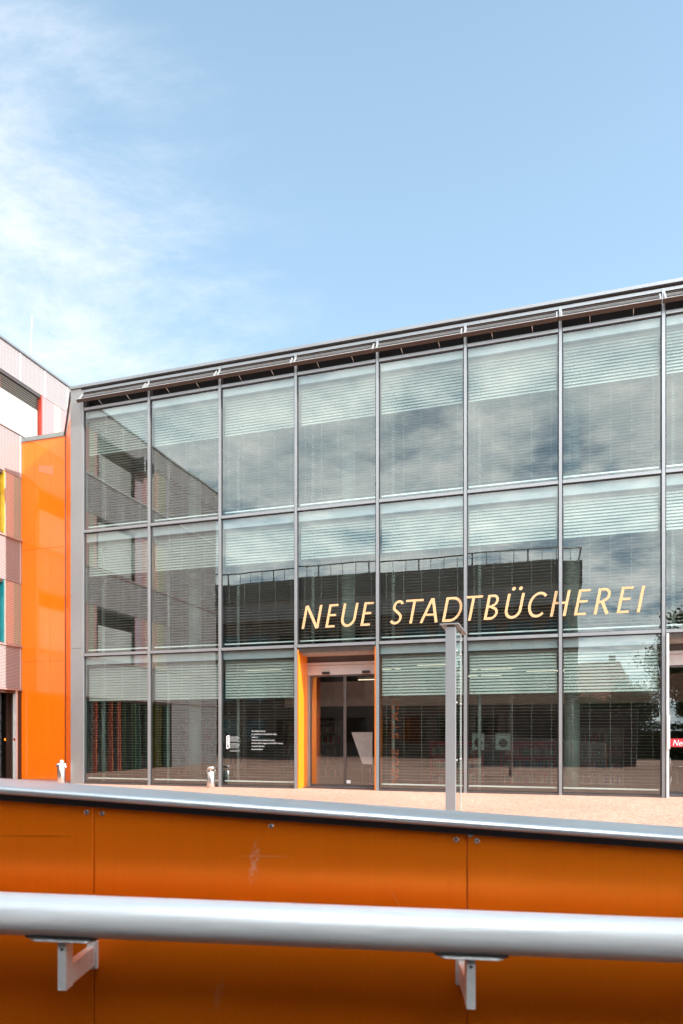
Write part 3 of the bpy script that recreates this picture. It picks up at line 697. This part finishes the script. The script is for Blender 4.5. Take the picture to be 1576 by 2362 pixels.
for q, (dr, z) in enumerate(((-.03, .60), (.0015, .628), (.006, .618), (.007, .602), (.008, .590))):
    row = []
    for i in range(nn):
        t = 2 * math.pi * i / nn
        drop = 0
        if q >= 3:
            l = math.exp(-((((t - math.pi + math.pi) % (2*math.pi)) - math.pi) / .45) ** 2)      # flap on the left
            r2 = math.exp(-((((t - 0 + math.pi) % (2*math.pi)) - math.pi) / .5) ** 2)            # flap on the right
            drop = (q - 2) * (.045 * l + .045 * r2) + .008 * jit[i]
            out = (q - 2) * (.040 * l + .016 * r2)
        else: out = 0
        rad = r_ + dr + out + .003 * jit[(i * 7) % nn]
        row.append(mb.bm.verts.new((rad * math.cos(t), rad * math.sin(t), z - drop)))
    rows.append(row)
for a, b in zip(rows, rows[1:]):
    for i in range(nn): mb.bm.faces.new((a[i], a[(i+1) % nn], b[(i+1) % nn], b[i])).smooth = True
mb.build('liner', M['white'], lit)
mb = MB(); bmesh.ops.create_icosphere(mb.bm, subdivisions=3, radius=.055, matrix=Matrix.Translation((.01, 0, .675)))
for v in mb.bm.verts: v.co += Vector((rr.uniform(-1, 1), rr.uniform(-1, 1), rr.uniform(-1, 1))) * .005
mb.build('crumpled_paper', M['white'], lit, smooth=True)

# info pillar, 10 m away: steel post, glass side, thin cap
pil = thing('info_pillar', 'tall grey info pillar with glass side and thin overhanging cap', 'pillar', (1.596, 10.0, 0), -TH)
mb = MB(); mb.box(-.074, .070, 0, .10, 0, 3.052); mb.build('post', M['post'], pil, bevel=.003)
mb = MB(); mb.box(.062, .068, .101, .66, .01, 3.05); mb.build('glass_side', M['clearglass'], pil)
mb = MB(); mb.box(.055, .075, .661, .68, .0, 3.052); mb.build('edge_rail', M['alu_light'], pil)
mb = MB(); mb.box(-.155, .125, -.03, 1.05, 3.085, 3.105); mb.build('cap', M['post'], pil, bevel=.004)
mb = MB(); mb.box(-.05, .05, .01, .90, 3.054, 3.084); mb.build('cap_support', M['frame_dark'], pil)
for z in (2.72, 1.95, 1.1):
    for y in (.13, .635):
        mb = MB(); mb.tube((.069, y, z), (.080, y, z), .014, 14); mb.build('glass_fixing', M['alu_light'], pil)

# ------------------------------------------------------------------ foreground: orange wall and handrail
def wall_mat():
    m, nt, bs = newmat('orange_laminate'); L = nt.links.new
    tc = nd(nt, 'ShaderNodeTexCoord')
    n1 = nd(nt, 'ShaderNodeTexNoise', i_Scale=2.2, i_Detail=5.0); L(tc.outputs['Object'], n1.inputs['Vector'])
    mp = nd(nt, 'ShaderNodeMapping'); mp.inputs['Scale'].default_value = (160, 1, 1.2); L(tc.outputs['Object'], mp.inputs[0])
    n2 = nd(nt, 'ShaderNodeTexNoise', i_Scale=1.0, i_Detail=3.0); L(mp.outputs[0], n2.inputs['Vector'])
    a = ramp(nt, [(.3, (.95, .175, .002)), (.7, (1.0, .212, .003))]); L(n1.outputs['Fac'], a.inputs[0])
    b = ramp(nt, [(.3, (.965, .96, .95)), (.7, (1, 1, 1))]); L(n2.outputs['Fac'], b.inputs[0])
    mx = nd(nt, 'ShaderNodeMix', data_type='RGBA', blend_type='MULTIPLY'); mx.inputs[0].default_value = 1; L(a.outputs[0], mx.inputs[6]); L(b.outputs[0], mx.inputs[7])
    # scuffs: a vertical pale rub and a thin scratch
    sx = nd(nt, 'ShaderNodeSeparateXYZ'); L(tc.outputs['Object'], sx.inputs[0])
    def spot(cx, cz, hw, hh, lean=0.0):
        def mth(op, x, y=None):
            q = nd(nt, 'ShaderNodeMath', operation=op)
            for i, v in enumerate((x, y)):
                if v is None: continue
                if isinstance(v, (int, float)): q.inputs[i].default_value = v
                else: L(v, q.inputs[i])
            return q.outputs[0]
        dz = mth('SUBTRACT', sx.outputs['Z'], cz); dx = mth('SUBTRACT', sx.outputs['X'], cx); dx = mth('SUBTRACT', dx, mth('MULTIPLY', dz, lean))
        d = mth('ADD', mth('POWER', mth('ABSOLUTE', mth('DIVIDE', dx, hw)), 2.0), mth('POWER', mth('ABSOLUTE', mth('DIVIDE', dz, hh)), 2.0))
        r = ramp(nt, [(.2, (1, 1, 1)), (1, (0, 0, 0))]); L(d, r.inputs[0]); return r.outputs[0]
    n4 = nd(nt, 'ShaderNodeTexNoise', i_Scale=130.0, i_Detail=4.0); L(tc.outputs['Object'], n4.inputs['Vector'])
    r4 = ramp(nt, [(.42, (0, 0, 0)), (.6, (1, 1, 1))]); L(n4.outputs['Fac'], r4.inputs[0])
    cur = mx.outputs[2]
    for sp, k, grain in ((spot(-.157, 1.225, .010, .045, .12), .55, True), (spot(-.14, 1.235, .055, .0013, -.0), .35, False), (spot(-.222, .985, .010, .035, .2), .35, True), (spot(.10, 1.155, .0011, .03, -.6), .3, False), (spot(.32, 1.12, .03, .0009), .25, False)):
        f = nd(nt, 'ShaderNodeMath', operation='MULTIPLY', i_1=k); L(sp, f.inputs[0]); fo_ = f.outputs[0]
        if grain:
            f2 = nd(nt, 'ShaderNodeMath', operation='MULTIPLY'); L(fo_, f2.inputs[0]); L(r4.outputs[0], f2.inputs[1]); fo_ = f2.outputs[0]
        q = nd(nt, 'ShaderNodeMix', data_type='RGBA'); L(fo_, q.inputs[0]); L(cur, q.inputs[6]); q.inputs[7].default_value = (.85, .45, .30, 1); cur = q.outputs[2]
    crease = nd(nt, 'ShaderNodeMix', data_type='RGBA', blend_type='MULTIPLY'); L(spot(-.56, 1.268, .085, .0016, 0), crease.inputs[0]); L(cur, crease.inputs[6]); crease.inputs[7].default_value = (.6, .5, .4, 1); cur = crease.outputs[2]
    L(cur, bs.inputs['Base Color'])
    rr_ = nd(nt, 'ShaderNodeMapRange', i_3=.26, i_4=.36); L(n1.outputs['Fac'], rr_.inputs[0]); L(rr_.outputs[0], bs.inputs['Roughness'])
    bs.inputs['Metallic'].default_value = .55
    bp = nd(nt, 'ShaderNodeBump', i_Strength=.08, i_Distance=.002); L(n2.outputs['Fac'], bp.inputs['Height']); L(bp.outputs[0], bs.inputs['Normal'])
    return m
M['wall'] = wall_mat()
M['coping'] = mat('anodised_coping', (.62, .63, .64), .38, .75, .07, 6, stretch=(.4, 6, 6), bump=.05, bscale=50)
M['tube'] = mat('satin_steel_tube', (.80, .80, .80), .36, .25, .09, 7, stretch=(.5, 9, 9), bump=.10, bscale=60, rvar=.16)
M['bracket'] = mat('cast_bracket', (.72, .70, .685), .42, .4, .12, 18, bump=.25, bscale=90)
M['bracket_plate'] = mat('cast_plate', (.42, .41, .40), .45, .6, .12, 18, bump=.2, bscale=90)
M['screw'] = mat('steel_screw', (.70, .67, .66), .25, 1, .05, 20)
WY, WA = 1.22, R(-2.83)      # wall face distance and its turn
wl = thing('parapet_wall', 'orange panel wall with rounded aluminium coping across the foreground', 'wall', (0, WY, 0), WA)
SL = -.0665                  # fall of the coping
ZC = 1.45 - .145            # coping underside at x = 0 (front lip)
seamx = [-3.147, -2.473, -1.799, -1.125, -.451, .223, .897, 1.571, 2.245, 2.919]
def zc(x): return ZC + SL * x
for a, b in zip(seamx, seamx[1:]):
    mb = MB(); mb.prism([(a + .0009, 0, 0), (b - .0009, 0, 0), (b - .0009, 0, zc(b) - .008), (a + .0009, 0, zc(a) - .008)], (0, .012, 0))
    mb.build('panel', M['wall'], wl, bevel=.0008, seg=1)
mb = MB(); mb.prism([(-3.14, .0125, 0), (2.91, .0125, 0), (2.91, .0125, zc(2.91) - .001), (-3.14, .0125, zc(-3.14) - .001)], (0, .09, 0)); mb.build('wall_core', M['slab'], wl)
mb = MB(); mb.prism([(-3.14, -.006, zc(-3.14) - .013), (2.91, -.006, zc(2.91) - .013), (2.91, -.006, zc(2.91) - .0005), (-3.14, -.006, zc(-3.14) - .0005)], (0, .006 - .0005, 0)); mb.build('gasket', M['gasket'], wl)
prof = [(-.016, 0)] + [(-.016 - .009 * math.sin(R(a)), .0075 - .0075 * math.cos(R(a))) for a in range(15, 180, 15)] + [(-.016, .015), (.05, .0165), (.118, .015)] + [(.118 + .009 * math.sin(R(a)), .0075 + .0075 * math.cos(R(a))) for a in range(15, 180, 15)] + [(.118, 0)]
mb = MB()
for q in ((-3.16, -.12), (-.1195, .9), (.9005, 2.93)):
    mb.prism([(q[0], y, zc(q[0]) + z) for y, z in prof], (q[1] - q[0], 0, SL * (q[1] - q[0])))
o = mb.build('coping', M['coping'], wl, smooth=True); md = o.modifiers.new('es', 'EDGE_SPLIT'); md.split_angle = R(50)
def screw(x, dz):
    mb = MB(); z = zc(x) - dz
    for r0, y0, r1, y1 in ((.0052, 0, .0048, -.0016), (.0048, -.0016, .0032, -.003), (.0032, -.003, .0017, -.0034)): mb.tube((x, y0, z), (x, y1, z), r0, 18, r1, cap=False)
    mb.tube((x, -.0032, z), (x, -.0022, z), .0017, 6, mi=1)
    mb.build('screw', [M['screw'], M['black']], wl, recalc=False)
for x, dz in ((-.4645, .0235), (-.4355, .0235), (-.1265, .0235), (.2035, .0240), (.2400, .0235), (.2285, .013), (-1.1395, .0235), (-1.1105, .0235), (.8825, .0235), (.9115, .0235)): screw(x, dz)

hr = thing('handrail', 'round satin steel handrail on cast brackets in front of the orange wall', 'handrail', (0, WY, 0), WA)
HY, HRR, HS, HZ = -.117, .0342, -.0265, 1.45 - .307
def zh(x): return HZ + HS * x
mb = MB(); mb.tube((-3.1, HY, zh(-3.1)), (2.9, HY, zh(2.9)), HRR, 48); mb.build('rail', M['tube'], hr)
for x in (-1.114, -.451, .212, .875):
    zb = zh(x) - HRR
    mb = MB()                                                    # saddle plate, following the rail
    for i in range(9):
        pass
    prof2 = [(HY + (HRR + .0005) * math.sin(R(a)), zh(x) - (HRR + .0005) * math.cos(R(a))) for a in range(-26, 27, 4)] + [(HY + (HRR + .0085) * math.sin(R(a)), zh(x) - (HRR + .0085) * math.cos(R(a))) for a in range(26, -27, -4)]
    Lh = .054
    vs = []
    for s_, sh in ((-Lh, .75), (-Lh + .012, 1), (Lh - .012, 1), (Lh, .75)):
        vs.append([(x + s_, HY + (y - HY) * sh, z + HS * s_ + (.003 if sh < 1 and q > 13 else 0)) for q, (y, z) in enumerate(prof2)])
    V = [[mb.bm.verts.new(p) for p in r] for r in vs]; n = len(prof2)
    for r0, r1 in zip(V, V[1:]):
        for i in range(n): mb.bm.faces.new((r0[i], r0[(i+1) % n], r1[(i+1) % n], r1[i]))
    mb.bm.faces.new(V[0]); mb.bm.faces.new(V[-1][::-1])
    br = mb.build('bracket', M['bracket_plate'], hr)
    mb = MB(); pa = [(HY + (HRR + .0002) * math.sin(R(a)), zh(x) - (HRR + .0002) * math.cos(R(a))) for a in range(-33, 34, 6)] + [(HY + (HRR + .0030) * math.sin(R(a)), zh(x) - (HRR + .0030) * math.cos(R(a))) for a in range(33, -34, -6)]
    mb.prism([(x - Lh - .003, y, z - HS * (Lh + .003)) for y, z in pa], (2 * Lh + .006, 0, HS * (2 * Lh + .006))); mb.build('pad', M['gasket'], br)
    mb = MB(); mb.box(x - .007, x + .007, HY - .010, HY + .016, zb - .086, zb - .006); mb.tube((x, HY - .0095, zb - .0185), (x, HY - .0103, zb - .0185), .0027, 12, mi=1)
    mb.build('post', [M['bracket'], M['black']], br, bevel=.0018)
    mb = MB(); mb.box(x - .0065, x + .0065, HY + .0165, -.0105, zb - .0845, zb - .048); mb.build('arm', M['bracket'], br, bevel=.002)
    mb = MB(); mb.box(x - .0105, x + .0105, -.010, -.0005, zb - .092, zb - .038); mb.build('wall_plate', M['bracket'], br, bevel=.004)

# dark wall added behind the viewer to shade the orange panels
rw = thing('ramp_wall', 'dark concrete wall on the other side of the ramp behind the viewer', 'wall', (0, -.62, 0), WA)
mb = MB()
for q in range(-2, 3): mb.box(q * 1.3, q * 1.3 + 1.29, -.012, 0, 0, 2.70)
mb.build('panel', mat('dark_concrete', (.10, .085, .075), .8, 0, .2, 2), rw)
mb = MB(); mb.box(-2.6, 3.89, -.18, -.0125, 0, 2.70); mb.build('wall_core', M['slab'], rw)
mb = MB(); mb.box(-2.62, 3.91, -.20, .02, 2.705, 2.74); mb.build('coping', M['zinc'], rw)
g = MB(); g.face([tuple(Matrix.Rotation(WA, 3, 'Z') @ Vector(p)) for p in ((-3.5, -.60, .004), (3.5, -.60, .004), (3.5, 1.21, .004), (-3.5, 1.21, .004))])
tag(g.build('ramp_floor', mat('ramp_asphalt', (.05, .048, .046), .85, var=.3, scale=60)), kind='structure')  # dark floor added to cut bounce light onto the orange panels

# ------------------------------------------------------------------ what stands behind the viewer and shows in the glass
opp = fthing('opposite_building', 'dark office block with roof railing mirrored in the middle panes', 'building', 0, -30)
M['opp_dark'] = mat('opposite_cladding', (.15, .145, .13), .6, 0, .15, .4)
M['opp_fascia'] = mat('opposite_fascia', (.36, .36, .33), .6, 0, .1, .4)
M['opp_wall'] = mat('opposite_wall', (.15, .11, .08), .7, 0, .2, .3)
OL, OR = -14.0, 15.85
mb = MB(); mb.box(OL, OR - .3, -14, 0, 0, 10.2); mb.build('wall', M['opp_wall'], opp)
mb = MB(); mb.box(OL, OR - .1, -14, .25, 10.201, 11.65); mb.build('fascia', M['opp_fascia'], opp)
mb = MB(); mb.box(OL, OR, -14, .45, 11.651, 13.15); mb.build('roof', M['opp_dark'], opp)
mb = MB()
mb.tube((OL, .3, 13.98), (OR - .1, .3, 13.98), .05, 8); mb.tube((OR - .1, .3, 13.98), (OR - .1, -10, 13.98), .05, 8)
q = OL + .3
i = 0
while q < OR:
    mb.tube((q, .3, 13.1), (q, .3, 13.98), .055 if i % 4 == 0 else .022, 6); q += .93; i += 1
mb.build('railing', M['frame_dark'], opp)
for zz in (1.0, 4.2, 7.3):
    for i in range(12):
        mb = MB(); xx = OL + .8 + i * 2.42
        mb.box(xx, xx + 1.7, .002, .03, zz, zz + 1.9); w = mb.build('window', M['frame_dark'], opp)
        mb = MB(); mb.box(xx + .06, xx + 1.64, .031, .036, zz + .06, zz + 1.84); mb.build('pane', M['office_glass'], w)

hou = fthing('gabled_house', 'pale house with red tiled roof mirrored beside the right hand trees', 'house', 14.5, -42)
M['tiles'] = mat('red_tiles', (.36, .15, .10), .8, 0, .25, 1.2)
M['render'] = mat('pale_render', (.62, .58, .50), .85)
mb = MB(); mb.box(-6, 5.8, -8, 0, 0, 4.2); mb.build('wall', M['render'], hou)
mb = MB(); mb.prism([(-6.3, .5, 4.0), (6.1, .5, 4.0), (5.0, -4, 7.7), (-6.3, -4, 7.7)], (0, -.0, .15)); mb.prism([(6.12, .5, 4.0), (6.12, -8.5, 4.0), (5.02, -4, 7.7)], (0, 0, .15)); mb.prism([(-6.3, -8.5, 4.0), (-6.3, -4.01, 7.7), (5.0, -4.01, 7.7), (6.1, -8.5, 4.0)], (0, 0, .15))
rf = mb.build('roof', M['tiles'], hou)
mb = MB(); mb.box(4.2, 4.7, -4.3, -3.8, 7.5, 8.4); mb.build('chimney', M['tiles'], rf)
for i in range(4):
    mb = MB(); mb.box(-4.8 + i * 2.7, -3.7 + i * 2.7, .002, .05, 1.2, 2.7); w = mb.build('window', M['white_metal'], hou)
    mb = MB(); mb.box(-4.72 + i * 2.7, -3.78 + i * 2.7, .051, .056, 1.28, 2.62); mb.build('pane', M['office_glass'], w)

def leaf_mat(name, a, b):
    m, nt, bs = newmat(name); L = nt.links.new
    oi = nd(nt, 'ShaderNodeNewGeometry'); rp = ramp(nt, [(0, a), (1, b)]); L(oi.outputs['Random Per Island'], rp.inputs[0]); L(rp.outputs[0], bs.inputs['Base Color'])
    bs.inputs['Roughness'].default_value = .55
    return m
M['leaf'] = leaf_mat('leaves', (.030, .055, .014), (.10, .15, .035))
M['leaf2'] = leaf_mat('dark_leaves', (.022, .042, .014), (.07, .115, .03))
def tree(u, n, h, cr, zlow, leaves, seed, label, leaf='leaf', size=.14):
    r = random.Random(seed)
    t = fthing('broadleaf_tree', label, 'tree', u, n, 0, 'trees at the right of the square')
    mb = MB(); mb.tube((0, 0, 0), (.1, .05, zlow + .6), .17, 12, .12)
    top = Vector((.1, .05, zlow + .4)); clumps = []
    for i in range(9):
        a = i * 2.4 + r.uniform(-.4, .4); rad = r.uniform(.45, .8) * cr; zz = zlow + (h - zlow) * r.uniform(.3, .85)
        e = Vector((math.cos(a) * rad, math.sin(a) * rad, zz)); m_ = top.lerp(e, .5) + Vector((0, 0, .25))
        mb.tube(top, m_, .075, 7, .05); mb.tube(m_, e, .05, 7, .02)
    mb.build('trunk', M['bark'], t)
    mb = MB()
    zc_, hz = (h + zlow) / 2, (h - zlow) / 2
    for i in range(70):
        while True:
            p = Vector((r.uniform(-1, 1), r.uniform(-1, 1), r.uniform(-1, 1)))
            if p.length <= 1: break
        s = r.uniform(.75, 1.0); p = p * s
        clumps.append((Vector((p.x * cr * .86, p.y * cr * .86, zc_ + p.z * hz * .86)), r.uniform(.35, .75)))
    for i in range(leaves):
        c, cs = clumps[r.randrange(len(clumps))]
        d = Vector((r.gauss(0, 1), r.gauss(0, 1), r.gauss(0, .8))) * cs * .55
        p = c + d; s = size * r.uniform(.6, 1.3)
        a = Vector((r.gauss(0, 1), r.gauss(0, 1), r.gauss(0, .6))).normalized(); b = a.orthogonal().normalized(); b.rotate(Matrix.Rotation(r.uniform(0, 6.28), 3, a))
        c2 = a.cross(b)
        vs = [mb.bm.verts.new(q) for q in (p - b * s * .5, p + c2 * s * .28, p + b * s * .55, p - c2 * s * .28)]
        mb.bm.faces.new(vs)
    mb.build('crown', M[leaf], t, recalc=False)
    return t
tree(20.9, -19.3, 8.6, 3.1, 2.3, 16000, 11, 'large leafy tree nearest the viewer mirrored at the right edge', 'leaf', .17)
tree(19.0, -33.0, 5.6, 2.2, 1.2, 7000, 5, 'low dark tree before the red roofed house', 'leaf2', .2)
tree(16.6, -35.5, 4.9, 2.0, 1.0, 7000, 6, 'small rounded tree beside the dark office block', 'leaf2', .2)
tree(23.5, -31.0, 6.6, 2.6, 1.2, 8000, 7, 'broad tree farthest right in the mirrored square', 'leaf', .2)

def hedge(u, n, w_, d_, h_, leaves, seed, label):
    r = random.Random(seed); t = fthing('hedge', label, 'hedge', u, n, 0, 'hedges along the far side of the square')
    mb = MB(); mb.box(-w_/2 + .25, w_/2 - .25, -d_/2 + .25, d_/2 - .25, 0, h_ - .3); mb.build('branch_core', M['bark'], t)
    mb = MB()
    for i in range(leaves):
        f = r.random(); x, y, z = r.uniform(-w_/2, w_/2), r.uniform(-d_/2, d_/2), r.uniform(.05, h_)
        if f < .55: y = d_/2 + r.gauss(0, .10)
        elif f < .85: z = h_ + r.gauss(0, .12)
        s_ = r.uniform(.10, .22); a = Vector((r.gauss(0, 1), r.gauss(0, 1), r.gauss(0, .7))).normalized(); b = a.orthogonal().normalized(); b.rotate(Matrix.Rotation(r.uniform(0, 6.28), 3, a)); c = a.cross(b); p = Vector((x, y, z))
        mb.bm.faces.new([mb.bm.verts.new(q) for q in (p - b * s_ * .5, p + c * s_ * .3, p + b * s_ * .55, p - c * s_ * .3)])
    mb.build('foliage', M['leaf2'], t, recalc=False)
hedge(24.5, -29.0, 13, 1.6, 2.1, 9000, 31, 'long clipped hedge under the trees mirrored beside the glass door')
hedge(17.2, -37.5, 5, 1.6, 1.8, 4000, 32, 'short hedge before the red roofed house')
row = fthing('row_house', 'plain ochre house with dark roof mirrored behind the far right trees', 'house', 36, -46)
mb = MB(); mb.box(-7, 9, -9, 0, 0, 6.2); mb.build('wall', mat('ochre_render', (.42, .33, .22), .85), row)
mb = MB(); mb.prism([(-7.3, .5, 6.1), (-7.3, -9.5, 6.1), (-7.3, -4.5, 9.6)], (16.6, 0, 0)); mb.build('roof', mat('dark_tiles', (.12, .085, .075), .8, 0, .2, 1.5), row)
for zz in (1.1, 3.9):
    for i in range(5):
        mb = MB(); mb.box(-6 + i * 3.0, -4.9 + i * 3.0, .002, .05, zz, zz + 1.5); w = mb.build('window', M['white_metal'], row)
        mb = MB(); mb.box(-5.92 + i * 3.0, -4.98 + i * 3.0, .051, .056, zz + .08, zz + 1.42); mb.build('pane', M['office_glass'], w)
